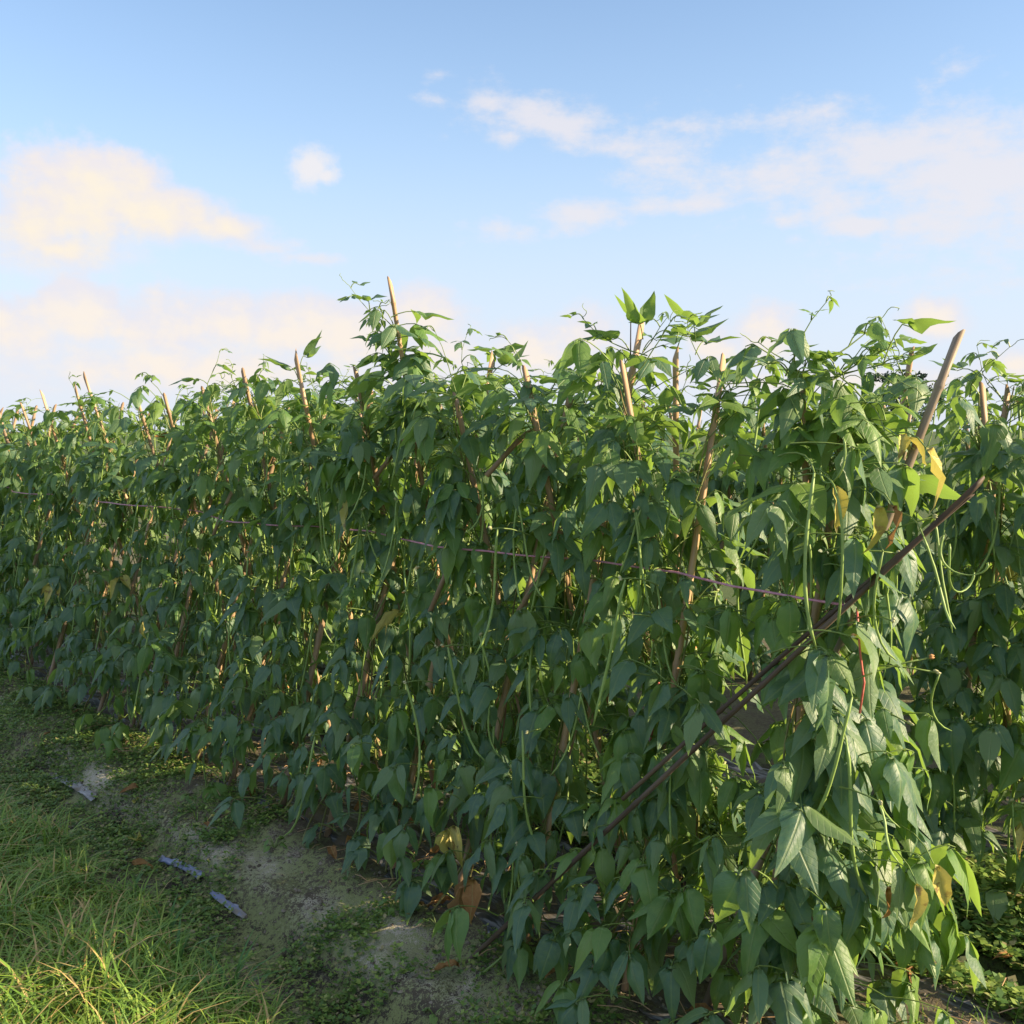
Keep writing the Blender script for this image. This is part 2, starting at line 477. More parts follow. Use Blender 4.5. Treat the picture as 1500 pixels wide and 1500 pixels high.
# ------------------------------------------------------------------ leaf blades
PROF = {
    'terminal': ([0, .05, .17, .31, .47, .64, .82, 1], [0, .075, .195, .245, .235, .175, .085, 0]),
    'broad': ([0, .05, .16, .30, .46, .64, .82, 1], [0, .12, .255, .295, .265, .185, .085, 0]),
    'narrow': ([0, .05, .17, .33, .50, .68, .85, 1], [0, .07, .14, .175, .165, .13, .06, 0]),
    'lobed': ([0, .05, .14, .24, .36, .55, .80, 1], [0, .15, .28, .25, .185, .16, .08, 0]),
}


def leaf_geo(shape, asym, fold, curve, ripple, twist, rng, crumple=0):
    T, H = PROF[shape]
    cols = [-1, -.52, 0, .52, 1]
    V = []; F = []; uv = []
    def pt(t, x):
        ph = rng
        z = fold * abs(x) - curve * t * t + ripple * math.sin(t * 11 + ph) * abs(x) * 2.2 + .02 * math.sin(t * 7 + ph * 2)
        y = t - .04 * abs(x)
        if crumple:
            z += crumple * (math.sin(t * 9 + ph + x * 14) + math.sin(t * 17 - x * 9 + ph * 3))
        cx = .05 * math.sin(ph) * t * t
        a = twist * t
        xx = x * math.cos(a) - z * math.sin(a) * .3 + cx; zz = z + x * math.sin(a)
        # shorten as it bends
        return (xx, y * (1 - .16 * abs(curve) * t), zz)
    V.append(pt(0, 0)); uv.append((0, 0))
    for t, h in zip(T[1:-1], H[1:-1]):
        for c in cols:
            w = h * (asym if c < 0 else (2 - asym)) * (1 + .05 * math.sin(rng * 5 + t * 20 + c))
            V.append(pt(t, c * w)); uv.append((c * w, t))
    V.append(pt(1, 0)); uv.append((0, 1))
    n = len(T) - 2
    for c in range(4): F.append((0, 1 + c + 1, 1 + c))
    for r in range(n - 1):
        for c in range(4):
            a = 1 + r * 5 + c; F.append((a, a + 1, a + 6, a + 5))
    e = len(V) - 1
    for c in range(4): F.append((1 + (n - 1) * 5 + c, 1 + (n - 1) * 5 + c + 1, e))
    F2 = [f if i >= 4 else (f[0], f[2], f[1])[::-1] for i, f in enumerate(F)]
    F2 = [(0, 1 + c + 1, 1 + c)[::-1] for c in range(4)] + F[4:]
    return np.array(V), F2, np.array(uv)


LEAF = {}
def make_leaves(kind, role, specs):
    L = []
    for (shape, asym, fold, curve, ripple, twist, cr) in specs:
        g_ = leaf_geo(shape, asym, fold, curve, ripple, twist, U(0, 6.28), cr)
        me = mesh(kind + '_leaf_blade', g_[0], g_[1], [M[kind]], True, None, g_[2], [U(0, 1)] * len(g_[0]))
        L.append((me, g_[0], g_[1], g_[2], kind))
    LEAF[(kind, role)] = L


for kind in ('mature', 'young'):
    make_leaves(kind, 't', [(random.choice(['terminal', 'terminal', 'broad', 'lobed']), U(.93, 1.07), -U(.0, .55), U(.1, .55), U(.03, .11), U(-.35, .35), 0) for _ in range(12)])
    make_leaves(kind, 'l', [(random.choice(['terminal', 'broad', 'terminal', 'narrow']), U(1.12, 1.3), -U(-.1, .5), U(.1, .55), U(.03, .11), U(-.4, .4), 0) for _ in range(9)])
    make_leaves(kind, 'r', [(random.choice(['terminal', 'broad', 'terminal', 'narrow']), U(.7, .88), -U(-.1, .5), U(.1, .55), U(.03, .11), U(-.4, .4), 0) for _ in range(9)])
for kind, cr in (('yellow', .028), ('dry', .045)):
    for role in 'tlr':
        make_leaves(kind, role, [(random.choice(['terminal', 'narrow']), U(.9, 1.1), U(.5, 1.1), U(.1, .6), U(.05, .1), U(-.6, .6), cr) for _ in range(4)])

POD = []
for i in range(7):
    T = Tubes(); p = Vector((0, 0, 0)); pts = []; n = 10 if i < 5 else 18
    bx, by = U(-.25, .25), U(-.25, .25); curl = U(0, 1) if i < 5 else 2.2
    for k in range(n):
        pts.append(p.copy()); t = k / (n - 1)
        a = curl * t * t * 1.6
        d = Vector((bx * (1 - t) + math.sin(a) * .55, by * (1 - t) + .1 * math.sin(t * 5 + i), -math.cos(a)))
        p = p + d.normalized() / (n - 1)
    T.add(pts, [.006] + [.011 + .0015 * math.sin(k * 2.4) for k in range(1, n - 1)] + [.004], 5)
    POD.append(mesh('bean_pod', T.V, T.F, [M['pod']], True, None))


def basis(y, nrm):
    """matrix whose Y runs along y and whose Z is as near nrm as it can be"""
    y = y.normalized(); z = nrm - y * nrm.dot(y)
    if z.length < 1e-4: z = Vector((.3, .2, 1)) - y * y.dot(Vector((.3, .2, 1)))
    z.normalize(); x = y.cross(z)
    return Matrix(((x.x, y.x, z.x), (x.y, y.y, z.y), (x.z, y.z, z.z)))


class Plant:
    def __init__(self): self.leaves = []; self.T = Tubes(); self.pods = []; self.stalks = []

    def blade(self, kind, role, p, axis, nrm, L, wide=1.0, label=None):
        self.leaves.append((random.choice(LEAF[(kind, role)]), p.copy(), basis(axis, nrm), L, wide, label))

    def trifoliate(self, node, out, kind, size, el, plen, droop, spread=1.0):
        h = Vector((out.x, out.y, 0)).normalized()
        top = node + h * plen * math.cos(el) + UP * plen * math.sin(el)
        midp = node + h * plen * .45 * math.cos(el) + UP * (plen * .62 * math.sin(el) + .01)
        pts = bez(node, midp, top, 4)
        self.T.add(pts, [.0026, .0022, .002, .0018], 3, False)
        tip = top + (h * .7 - UP * .25).normalized() * .02
        self.T.add([top, tip], [.0018, .0015], 3, False)
        side = Vector((-h.y, h.x, 0))
        d = droop + U(-.2, .2)
        ax = h * math.cos(d) - UP * math.sin(d) + side * U(-.25, .25)
        nr = h * math.sin(d) + UP * math.cos(d) + side * U(-.7, .7)
        self.blade(kind, 't', tip, ax, nr, size * U(.95, 1.2), U(.72, .96))
        for s, role in ((1, 'l'), (-1, 'r')):
            if random.random() < .06: continue
            az = U(.75, 1.35) * spread * s; dl = droop * U(.6, 1.1) + U(-.2, .25)
            hh = h * math.cos(az) + side * math.sin(az)
            ax = hh * math.cos(dl) - UP * math.sin(dl)
            nn = hh * math.sin(dl) + UP * math.cos(dl) + h * U(-.1, .7)
            self.blade(kind, role, top + hh * .004, ax, nn, size * U(.80, 1.08), U(.74, .98))

    def shoot(self, p, d, n, size, kind='young', step=.055, tendril=True):
        """a free-climbing tip with ever smaller leaves"""
        pts = [p.copy()]; q = p.copy(); dd = d.normalized()
        for i in range(n):
            dd = (dd + Vector((U(-.35, .35), U(-.35, .35), U(-.25, .3)))).normalized()
            q = q + dd * step * U(.8, 1.2); pts.append(q.copy())
        self.T.add(pts, [.0024 * (1 - .6 * i / n) for i in range(n + 1)], 4, False)
        for i in range(1, n + 1):
            f = 1 - .72 * i / n; az = U(0, 6.28); h = Vector((math.cos(az), math.sin(az), 0))
            if random.random() < .8:
                self.trifoliate(pts[i], h, kind, size * f + .012, U(.3, 1.0), .05 * f + .015, U(-.7, .7), .9)
        if tendril:
            e = pts[-1]; t = [e.copy()]
            for i in range(7):
                dd = (dd + Vector((U(-.9, .9), U(-.9, .9), U(-.6, .5)))).normalized(); e = e + dd * .011; t.append(e.copy())
            self.T.add(t, [.0013] * 7 + [.0007], 3, False)

    def pod(self, p, L, kind=None, rot=None):
        self.pods.append((random.choice(POD[:5] if kind is None else POD[5:]), p.copy(), U(0, 6.28) if rot is None else rot, L))

    def peduncle(self, node, out, L, el, n=1, pl=(.2, .42), young=False):
        h = Vector((out.x, out.y, 0)).normalized()
        tip = node + h * L * math.cos(el) + UP * L * math.sin(el)
        K = Tubes(); self.stalks.append((K, node.copy()))
        K.add(bez(node, (node + tip) / 2 + UP * .02, tip, 5), [.0024, .0023, .0022, .0022, .0026], 4, True, 0)
        for k in range(2):   # knobbly tip with bud scars
            c = tip + Vector((U(-.004, .004), U(-.004, .004), .005 * k))
            K.add([c - h * .006, c, c + h * .007], [.002, .0046, .001], 5, True, 1 if random.random() < .75 else 2)
        for k in range(n):
            self.pod(tip + Vector((U(-.006, .006), U(-.006, .006), -.002)), U(*pl), 1 if young else None)

    def realise(self, base, label, group, joined=False, name='bean_plant'):
        e = empty(name, base, label, 'plant', group)
        st = self.T.build('stem', [M['stem'], M['vine']], e, base)
        for (K, p) in self.stalks:
            K.build('flower_stalk', [M['stem'], M['bud'], M['dead_flower']], e, p).location = p - base
        if joined:
            link('foliage', join_leaves(self.leaves, base), e)['kind'] = 'stuff'
        else:
            for (lf, p, B, L, wd, lab) in self.leaves:
                o = bpy.data.objects.new('leaf', lf[0]); COL.objects.link(o); o.parent = e
                S = Matrix.Diagonal((L * wd, L, L))
                m4 = (B @ S).to_4x4(); m4.translation = p - base
                o.matrix_basis = m4
                if lab: o['label'] = lab
        for (me, p, rot, L) in self.pods:
            o = bpy.data.objects.new('bean_pod', me); COL.objects.link(o); o.parent = e
            o.location = p - base; o.rotation_euler.z = rot
            w = .35 * U(.85, 1.1); o.scale = (w if L > .12 else L * 2.2, w if L > .12 else L * 2.2, L)
            o.scale = (max(L, .3), max(L, .3), L)
        return e


def join_leaves(leaves, base):
    V = []; F = []; uv = []; mi = []; rn = []
    kinds = ['mature', 'young', 'yellow', 'dry']; off = 0
    for (lf, p, B, L, wd, lab) in leaves:
        A = np.array(B) @ np.diag([L * wd, L, L])
        v = lf[1] @ A.T + np.array(p - base)
        V.append(v); uv.append(lf[3]); rn.append(np.full(len(v), U(0, 1)))
        for f in lf[2]: F.append(tuple(i + off for i in f))
        mi += [kinds.index(lf[4])] * len(lf[2]); off += len(v)
    return mesh('foliage', np.concatenate(V).tolist(), F, [M[k] for k in kinds], True, mi, np.concatenate(uv), np.concatenate(rn))


# ------------------------------------------------------------------ bamboo stakes
def stake(base, tip, r0, r1, m, label, group=None, name='bamboo_stake', slant=None, cat='stake'):
    T = Tubes(); L = (tip - base).length; d = (tip - base) / L
    pts = []; rad = []; s = 0.0; bend = Vector((U(-1, 1), U(-1, 1), 0)) * .012; step = U(.2, .27); nxt = U(.08, .22)
    def P(x):
        t = x / L; return base + d * x + bend * math.sin(math.pi * t)
    xs = []
    while nxt < L - .06:
        xs += [(nxt - .012, 1.0), (nxt - .004, 1.17), (nxt + .003, 1.2), (nxt + .012, .97)]; nxt += step * U(.85, 1.15)
    for x, k in [(0, 1)] + xs + [(L - .03, 1.0)]:
        pts.append(P(x) - base); rad.append((r0 + (r1 - r0) * x / L) * k)
    T.add(pts, rad, 8, True)
    # slanting cut at the top: a narrowing lip standing up on one side
    n = len(pts); ring = len(T.V) - 8
    pts2 = [T.V[i].copy() for i in range(ring, ring + 8)]
    c = P(L - .03) - base; sd = slant if slant is not None else Vector((U(-1, 1), U(-1, 1), 0)).normalized()
    for i in range(8):
        q = T.V[ring + i] - c; k = .5 + .5 * max(-1, min(1, q.dot(sd) / max(r1, 1e-4)))
        T.V[ring + i] = T.V[ring + i] * 1 + d * (.052 * k - .012)
    # object's own Z runs along the stake so the grain does too
    zq = d.to_track_quat('Z', 'Y'); inv = zq.inverted()
    me = mesh('stake', [inv @ p for p in T.V], T.F, [m], True, T.mi)
    o = link(name, me); o.location = base; o.rotation_mode = 'QUATERNION'; o.rotation_quaternion = zq
    return tag(o, label, cat, group)


class Stake:
    def __init__(self, bu, bv, tu, tv, tz, r=.0135):
        self.b = W(bu, bv, gz(bu, bv) - .06); self.t = W(tu, tv, tz); self.bu, self.bv, self.tu, self.tv, self.tz, self.r = bu, bv, tu, tv, tz, r

    def at(self, z):
        k = (z - self.b.z) / (self.t.z - self.b.z); return self.b + (self.t - self.b) * k

    def v_at(self, z):
        k = (z - self.b.z) / (self.t.z - self.b.z); return self.bv + (self.tv - self.bv) * k


def grow(S, vc, top, nv=3, dens=1.0, end=0.0, size=.15, low=.12, lit_share=0.0, shoots=2, yellow=.005):
    """bean vines twined up a stake; leaves face away from the middle of the row"""
    P = Plant()
    for k in range(nv):
        ph = U(0, 6.28); turn = U(5, 8) * random.choice((1, 1, 1, -1)); tz = top * (1 - .13 * k * U(.3, 1)) ; z = -.03; pts = []; hz = []
        step = .05
        while z < tz:
            c = S.at(min(z, S.t.z)); a = ph + z * turn; rr = .022 + .012 * k + (.05 * max(0, (.25 - z) / .25) * (k + .3))
            pts.append(c + Vector((math.cos(a), math.sin(a), 0)) * rr); hz.append(z); z += step
        n = len(pts)
        T0 = len(P.T.F)
        P.T.add(pts, [.0042 * (1 - .45 * i / n) for i in range(n)], 5, False, 1 if k < 2 else 0)
        nodez = low + U(0, .06)
        while nodez < tz - .02:
            i = min(n - 1, max(0, int((nodez + .03) / step))); node = pts[i]
            vnow = S.v_at(nodez) - vc
            sgn = -1 if vnow + U(-.10, .10) < 0 else 1
            az = random.gauss(0, .85) if random.random() < .82 else U(-3.14, 3.14)
            o = DV * (sgn * math.cos(az)) + DU * math.sin(az)
            if end: o = o * (1 - .55 * end) - DU * end * U(.2, 1.1)
            f = nodez / top
            young = nodez > top - .28 and random.random() < .65
            kind = 'young' if young or random.random() < .15 + lit_share + .5 * max(0, f - .78) else 'mature'  # yellow-green share below the tips imitates sunlit leaves by colour
            if random.random() < yellow * (3.5 if nodez < .45 else 1): kind = 'yellow' if random.random() < .7 else 'dry'
            sz = size * (U(.80, 1.15) if random.random() < .7 else U(.5, .8)) * (1 - .15 * max(0, f - .72) / .28) * (.8 if nodez < .2 else 1)
            if young: sz *= U(.5, .85)
            droop = U(.35, 1.5) if f < .8 else U(-.2, 1.0)
            if random.random() < dens:
                P.trifoliate(node, o, kind, sz, U(.15, .9) if f < .85 else U(.3, 1.2), U(.06, .19) * (1 + .3 * end), droop)
            if nodez > 1.2 and random.random() < .45:
                a2 = U(-1.3, 1.3)
                P.trifoliate(node, DV * (-math.cos(a2) if random.random() < .72 else math.cos(a2)) + DU * math.sin(a2), 'mature' if random.random() < .8 else 'young', size * U(.75, 1.05), U(.2, 1.0), U(.09, .22), U(.3, 1.3))
            if random.random() < .15 and .35 < nodez < 1.7:
                P.peduncle(node, o, U(.08, .18), U(-.1, .6), random.choice((1, 1, 2)), (.18, .42))
            nodez += U(.037, .058)
    for k in range(shoots):
        z = top - U(.0, .25)
        P.shoot(S.at(min(z, S.t.z)) + Vector((U(-.04, .04), U(-.04, .04), 0)), Vector((U(-1, 1), U(-1, 1), U(.2, 1.1))), random.choice((3, 4, 5)), U(.07, .11), 'young' if random.random() < .7 else 'mature')
    return P


# ------------------------------------------------------------------ near row: front line of stakes leans away, back line leans back towards the path
VC = .29
ORD = ['first', 'second', 'third', 'fourth', 'fifth', 'sixth', 'seventh', 'eighth', 'ninth', 'tenth', 'eleventh', 'twelfth', 'thirteenth', 'fourteenth', 'fifteenth']
front = [  # base u, base v, tip u, tip v, tip z, canopy top, label of the stake, label of the plant
    (-.78, .10, -.84, .34, 1.66, 1.66, 'bamboo stake at the open end of the near row, wrapped in sunlit vines', 'large sunlit bean plant with drooping leaves at the open end of the near row'),
    (-.40, .02, -.33, .50, 1.86, 1.72, 'tan bamboo stake with rounded cut tip, right of the thick orange-lit tip', 'bean plant below the rounded tan stake tip, its leaves half sunlit and half shaded'),
    (-.03, -.02, .0, .50, 2.00, 1.74, 'thick orange-lit bamboo stake tip standing beside a thin dark cane', 'shaded bean plant under the thick orange-lit stake tip, left of the slanting dark poles'),
    (.34, .00, .30, .46, 1.74, 1.68, None, 'shaded bean plant at the foot of the slanting dark poles'),
    (.72, .03, .72, .48, 1.93, 1.72, 'slim reddish stake tip between two upright leaves, middle of the near row', 'shaded bean plant under the slim reddish stake tip with two upright leaves'),
    (1.12, .00, 1.10, .48, 1.76, 1.72, None, None), (1.50, .02, 1.55, .50, 1.80, 1.72, None, None), (1.90, -.01, 1.88, .48, 1.78, 1.74, None, None),
    (2.30, .02, 2.28, .50, 1.72, 1.72, None, None), (2.68, .00, 2.74, .46, 1.80, 1.72, None, None), (3.08, .03, 3.02, .50, 1.74, 1.70, None, None),
    (3.46, .00, 3.48, .50, 1.80, 1.70, None, None), (3.86, .02, 3.84, .47, 1.74, 1.70, None, None), (4.26, .00, 4.30, .50, 1.80, 1.70, None, None),
    (4.66, .01, 4.62, .50, 1.74, 1.70, None, None), (5.06, .0, 5.04, .50, 1.80, 1.70, None, None)]
back = [
    (-.66, .56, -.80, .18, 1.74, 1.82, 'upright bamboo stake inside the bushy leafy crown left of the pale slanting pole', 'bushy bean plant whose leafy crown rises left of the pale slanting pole'),
    (-.26, .58, -.24, .12, 1.80, 1.70, None, None),
    (.12, .58, .13, .08, 1.80, 1.70, 'dark stake leaning left just right of the slim reddish tip', None),
    (.50, .57, .45, .06, 1.72, 1.72, None, None),
    (.90, .58, .83, .07, 2.15, 1.96, 'tallest bamboo stake, its sharp bare tip high above the leaves', 'tall bean plant climbing highest up the sharp bare tallest stake'),
    (1.20, .58, 1.07, .08, 1.84, 1.72, 'short stake tip just left of the tallest bare stake', None),
    (1.56, .57, 1.51, .08, 1.93, 1.74, 'pinkish stake tip with curling tendrils, well left of the tallest stake', None),
    (1.98, .58, 1.95, .08, 1.87, 1.74, 'short pale stake tip beside one rounded upright leaf, left part of the row', None),
    (2.36, .58, 2.34, .08, 1.80, 1.74, None, None), (2.75, .57, 2.76, .08, 1.78, 1.72, None, None), (3.14, .58, 3.10, .08, 1.78, 1.70, None, None),
    (3.60, .58, 3.83, .08, 1.93, 1.70, 'thin left-leaning stake tip rising highest near the left edge', None),
    (4.00, .58, 3.97, .08, 1.86, 1.68, 'reddish stake tip just left of the thin leaning one near the left edge', None),
    (4.50, .57, 4.54, .08, 1.85, 1.68, 'leftmost reddish stake tip above the near row', None),
    (4.95, .58, 4.93, .08, 1.78, 1.68, None, None)]
HID_S = 'bamboo stake of the near row mostly hidden among the leaves'; HID_G = 'half-hidden stakes of the near row'
GP = 'bean plants of the near row'; GPB = 'bean plants on the far side of the near row'

plants = []
nf = 0
for i, (bu, bv, tu, tv, tz, top, sl, pl) in enumerate(front):
    bv -= .06; top = max(top, tz - .20); tz -= .03
    S = Stake(bu, bv, tu, tv, tz, U(.0105, .0135))
    sl = sl or ('leaning stake half hidden by leaves facing the path, by the dark slanting poles' if i == 3 else 'leaning stake half hidden by leaves facing the path, %s left of the slim reddish tip' % ORD[i - 5])
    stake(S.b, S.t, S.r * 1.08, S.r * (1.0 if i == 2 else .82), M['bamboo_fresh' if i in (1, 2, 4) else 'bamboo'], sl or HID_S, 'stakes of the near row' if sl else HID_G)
    P = grow(S, VC, top + U(.0, .09), 3, (.72, 1.0, .95, .85, .8, .75)[min(i, 5)], end=1.0 if i == 0 else (.35 if i == 1 else 0), size=.155 if i == 0 else .13, shoots=3 if i < 6 else 2)
    for k in range(13 if i < 7 else 8):
        z = U(.04, .5); a2 = U(-1.1, 1.1); nd = S.at(z) + DU * U(-.17, .17) - DV * U(.02, .17)
        P.T.add(bez(S.at(max(.02, z - .15)), S.at(z) + UP * .03, nd, 5), .002, 3, False)
        P.trifoliate(nd, -DV * math.cos(a2) + DU * math.sin(a2), 'mature' if random.random() < .8 else 'young', U(.10, .145), U(.1, .7), U(.06, .16), U(.5, 1.3))
    if not pl:
        nf += 1; pl = 'shaded bean plant facing the path, %s to the left of the slim reddish stake tip' % ORD[nf - 1]
    plants.append((P, S, pl, GP))
for i, (bu, bv, tu, tv, tz, top, sl, pl) in enumerate(back):
    top = max(top, tz - .2) if i != 4 else top
    S = Stake(bu, bv, tu, tv, tz, U(.010, .0125))
    sl = sl or 'far-side stake of the near row, %s %s of the tallest stake' % ((ORD[3 - i], 'right') if i < 4 else (ORD[i - 5], 'left'))
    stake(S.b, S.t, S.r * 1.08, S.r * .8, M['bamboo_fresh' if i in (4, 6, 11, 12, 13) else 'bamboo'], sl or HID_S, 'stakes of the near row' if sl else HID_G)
    P = grow(S, VC, top + U(.0, .09), 3, .66, end=.5 if i == 0 else 0, lit_share=.3, size=.13, shoots=3)  # back line gets extra yellow-green leaves, coloured to look sunlit
    if not pl: pl = 'far-side bean plant of the near row, %s %s of the tallest stake' % ((ORD[3 - i], 'right') if i < 4 else (ORD[i - 5], 'left'))
    plants.append((P, S, pl, GP))

for i in list(range(9)) + list(range(len(front), len(front) + 9)):
    Pk, Sk = plants[i][0], plants[i][1]
    for k in range(11):
        z = U(1.48, 1.80); nd = Sk.at(min(z, Sk.t.z)) + DU * U(-.2, .2) + DV * U(-.1, .1) + UP * U(-.03, .03); a2 = U(0, 6.28)
        Pk.T.add(bez(Sk.at(min(z - .12, Sk.t.z)), Sk.at(min(z, Sk.t.z)), nd, 5), .0018, 3, False)
        Pk.trifoliate(nd, Vector((math.cos(a2), math.sin(a2), 0)), 'young' if random.random() < .5 else 'mature', U(.08, .135), U(.2, 1.1), U(.05, .13), U(-.2, 1.1))
# rear foliage near the open end, its sunlit look partly put in by yellow-green leaves
for (i, n_) in ((len(front), 44), (len(front) + 1, 48), (len(front) + 2, 36), (len(front) + 3, 28), (len(front) + 4, 18), (len(front) + 5, 14), (len(front) + 6, 12)):
    Pk, Sk = plants[i][0], plants[i][1]
    for k in range(n_):
        z = U(.06, 1.15); a2 = U(-1.4, 1.4); nd = Sk.at(z) + DU * U(-.14, .14)
        Pk.T.add(bez(Sk.at(max(.05, z - .2)), Sk.at(z - .05) + DU * U(-.03, .03), nd, 5), .002, 3, False)
        Pk.trifoliate(nd, DV * math.cos(a2) * random.choice((1, 1, -1)) + DU * math.sin(a2), 'young' if random.random() < .55 else 'mature', U(.10, .14), U(0, .8), U(.08, .2), U(.3, 1.3))
# hand-set details on the plants at the row end
E0 = plants[0][0]; E1 = plants[1][0]; B0 = plants[len(front)][0]; TALL = plants[len(front) + 4][0]
TOC = -DU * .8 - DV * .5          # roughly towards the viewer
for (u, v, z, ax, nr, L, kd, lab) in [
    (-.99, .02, 1.47, Vector((.1, -.1, -1)), TOC, .115, 'yellow', 'crumpled yellow leaf hanging'),
    (-.97, .05, 1.47, Vector((.3, .0, -1)), TOC + DV, .105, 'yellow', 'crumpled yellow leaf hanging'),
    (-1.10, .02, 1.43, Vector((.12, .0, -1)), TOC, .13, 'yellow', 'long yellow withering leaf'),
    (-1.12, .05, 1.43, Vector((.3, .05, -1)), TOC + DV * .8, .11, 'dry', 'curled brown withered leaf'),
    (-1.18, .08, 1.56, Vector((.5, -.1, -.85)), -DU * .6 + UP * .5, .16, 'yellow', 'leaf turning yellow at its edge'),
    (-1.22, .10, .60, Vector((.4, -.2, -.9)), TOC, .13, 'yellow', 'yellow and orange dying leaf'),
    (-1.20, .06, .56, Vector((-.1, -.2, -.9)), TOC, .11, 'yellow', 'yellow dying leaf'),
    (-1.1, .12, .50, Vector((.2, -.2, -.9)), TOC, .10, 'dry', 'brown dead leaf')]:
    E0.blade(kd, 't', W(u, v, z), ax, nr, L, .95, lab)
    E0.T.add(bez(W(u, v, z), W(u + .06, v + .05, z + .06), W(u + .18, v + .12, z + .02), 5), .0018, 3, False)
for k in range(52):      # low and middle leaves filling the stretch behind the slanting poles
    z = U(.08, 1.1); Sk = plants[1][1] if k % 3 else plants[0][1]; a2 = U(-1.5, 1.5); nd = W(U(-.70, -.28), U(-.02, .34), z)
    E1.T.add(bez(Sk.at(max(.04, z - .18)), (Sk.at(z) + nd) / 2 + UP * .03, nd, 5), .002, 3, False)
    E1.trifoliate(nd, -DV * math.cos(a2) + DU * math.sin(a2), 'mature' if random.random() < .6 else 'young', U(.10, .15), U(0, .7), U(.05, .14), U(.4, 1.4))
# extra drooping sunlit foliage at the open end
for k in range(46):
    z = U(.12, 1.62); u = U(-1.06, -.86) ; v = U(-.02, .42)
    o = -DU * U(.5, 1.2) + DV * U(-1.0, .8)
    E0.trifoliate(W(u + .1, v, z), o, 'mature' if random.random() < .72 else 'young', U(.11, .17), U(-.1, .6), U(.06, .16), U(.6, 1.35))
for k in range(26):
    z = U(.04, .85); u = U(-1.13, -.88); v = U(.04, .45)
    o = -DU * U(.4, 1.2) + DV * U(-.5, 1.0)
    nd = W(u + .05, v, z); E0.T.add(bez(W(-.80, .2, max(.05, z - .12)), (W(-.80, .2, z) + nd) / 2 + UP * .05, nd, 6), .0025, 4, False)
    E0.trifoliate(nd, o, 'mature' if random.random() < .6 else 'young', U(.11, .165), U(-.1, .5), U(.06, .15), U(.6, 1.4))
for k in range(18):
    z = U(.03, .4); nd = W(U(-1.06, -.78), U(.02, .55), z)
    E0.T.add(bez(W(-.80, .2, max(.04, z - .1)), (W(-.80, .2, z) + nd) / 2 + UP * .05, nd, 5), .0023, 4, False)
    E0.trifoliate(nd, -DU * U(.3, 1.1) + DV * U(-.8, .9), 'mature' if random.random() < .65 else 'young', U(.11, .16), U(0, .6), U(.05, .13), U(.5, 1.3))
for k in range(9):
    E0.peduncle(W(U(-.98, -.85), U(0, .35), U(.45, 1.3)), -DU * U(.5, 1) + DV * U(-.6, .9), U(.14, .26), U(-.05, .5), random.choice((0, 0, 1)), (.1, .3))
for (u, v, z, L) in [(-1.02, -.02, 1.45, .34), (-1.18, .08, 1.36, .22), (-1.06, .0, .98, .40), (-1.10, .05, 1.32, .3), (-1.02, .05, .86, .42), (-.96, -.02, 1.5, .42)]:
    E0.T.add(bez(W(u, v, z), W(u + .05, v + .06, z + .07), W(u + .2, v + .14, z + .03), 6), .0022, 4, False)
    E0.pod(W(u, v, z), L)
for (u, v, z) in [(-1.20, .14, 1.36), (-1.21, .15, 1.34), (-1.0, .04, 1.58)]:
    E0.pod(W(u, v, z), U(.12, .2), 1)
for k in range(6):
    B0.shoot(W(-.80 + U(-.08, .06), .2 + U(-.08, .1), 1.66 + U(0, .14)), Vector((U(-1, 1), U(-.8, .6), U(-.1, .55))), 3, .10, 'mature' if k % 2 else 'young')
for k in range(6):
    z = 1.80 + .042 * k
    TALL.trifoliate(W(.83, .075, z) , (DV - DU * .6) * 1.0 + Vector((U(-.3, .3), U(-.3, .3), 0)), 'mature' if k < 4 else 'young', .15 - .008 * k, U(.1, .4), .09, U(-.25, .35))
    TALL.trifoliate(W(.84, .07, z - .07), -DV + DU * .5 + Vector((U(-.5, .5), U(-.5, .5), 0)), 'young', .11 - .012 * k, U(.2, .8), .05, U(-.1, .9))
for Pk, (u, v, z) in ((plants[4][0], (.72, .46, 1.80)), (plants[2][0], (-.02, .48, 1.86)), (plants[2][0], (-.14, .5, 1.84)), (plants[2][0], (-.22, .5, 1.84)), (plants[8][0], (1.51, .1, 1.80))):
    for k in range(2):
        Pk.trifoliate(W(u, v, z + .04 * k), Vector((U(-1, 1), U(-1, 1), 0)), 'mature', .135, U(.7, 1.3), .07, U(-1.2, -.2), .8)
# yellow pair low on the left
PL = plants[9][0]
PL.blade('yellow', 't', W(2.66, -.1, .66), Vector((-.2, -.1, -1)), -DV + DU * .2, .12, .8, 'bright yellow leaf')
PL.blade('young', 't', W(2.58, -.1, .67), Vector((.15, -.1, -1)), -DV, .14, 1.0, 'pale yellow-green leaf')
plants[3][0].blade('young', 't', W(.40, -.1, .42), Vector((-.05, -.05, -1)), -DV, .15, .9, 'pale lime leaf with brown specks')
# long pods hanging free over the path side
for Pk, u, v, z, L in ((plants[5][0], 1.06, -.13, .44, .44), (plants[9][0], 2.56, -.12, .62, .44), (plants[7][0], 1.75, -.1, .55, .38), (plants[4][0], .5, -.12, .75, .42), (plants[3][0], .3, -.1, .9, .42), (plants[2][0], -.05, -.1, .7, .42), (plants[2][0], .06, -.1, 1.3, .4), (plants[1][0], -.45, -.1, 1.2, .42)):
    Pk.peduncle(W(u, v + .14, z - .03), -DV + DU * U(-.2, .2), .15, .2, 0)
    Pk.pod(W(u, v, z), L)

for (P, S, label, group) in plants:
    P.realise(W(S.bu, S.bv, gz(S.bu, S.bv)), label, group)

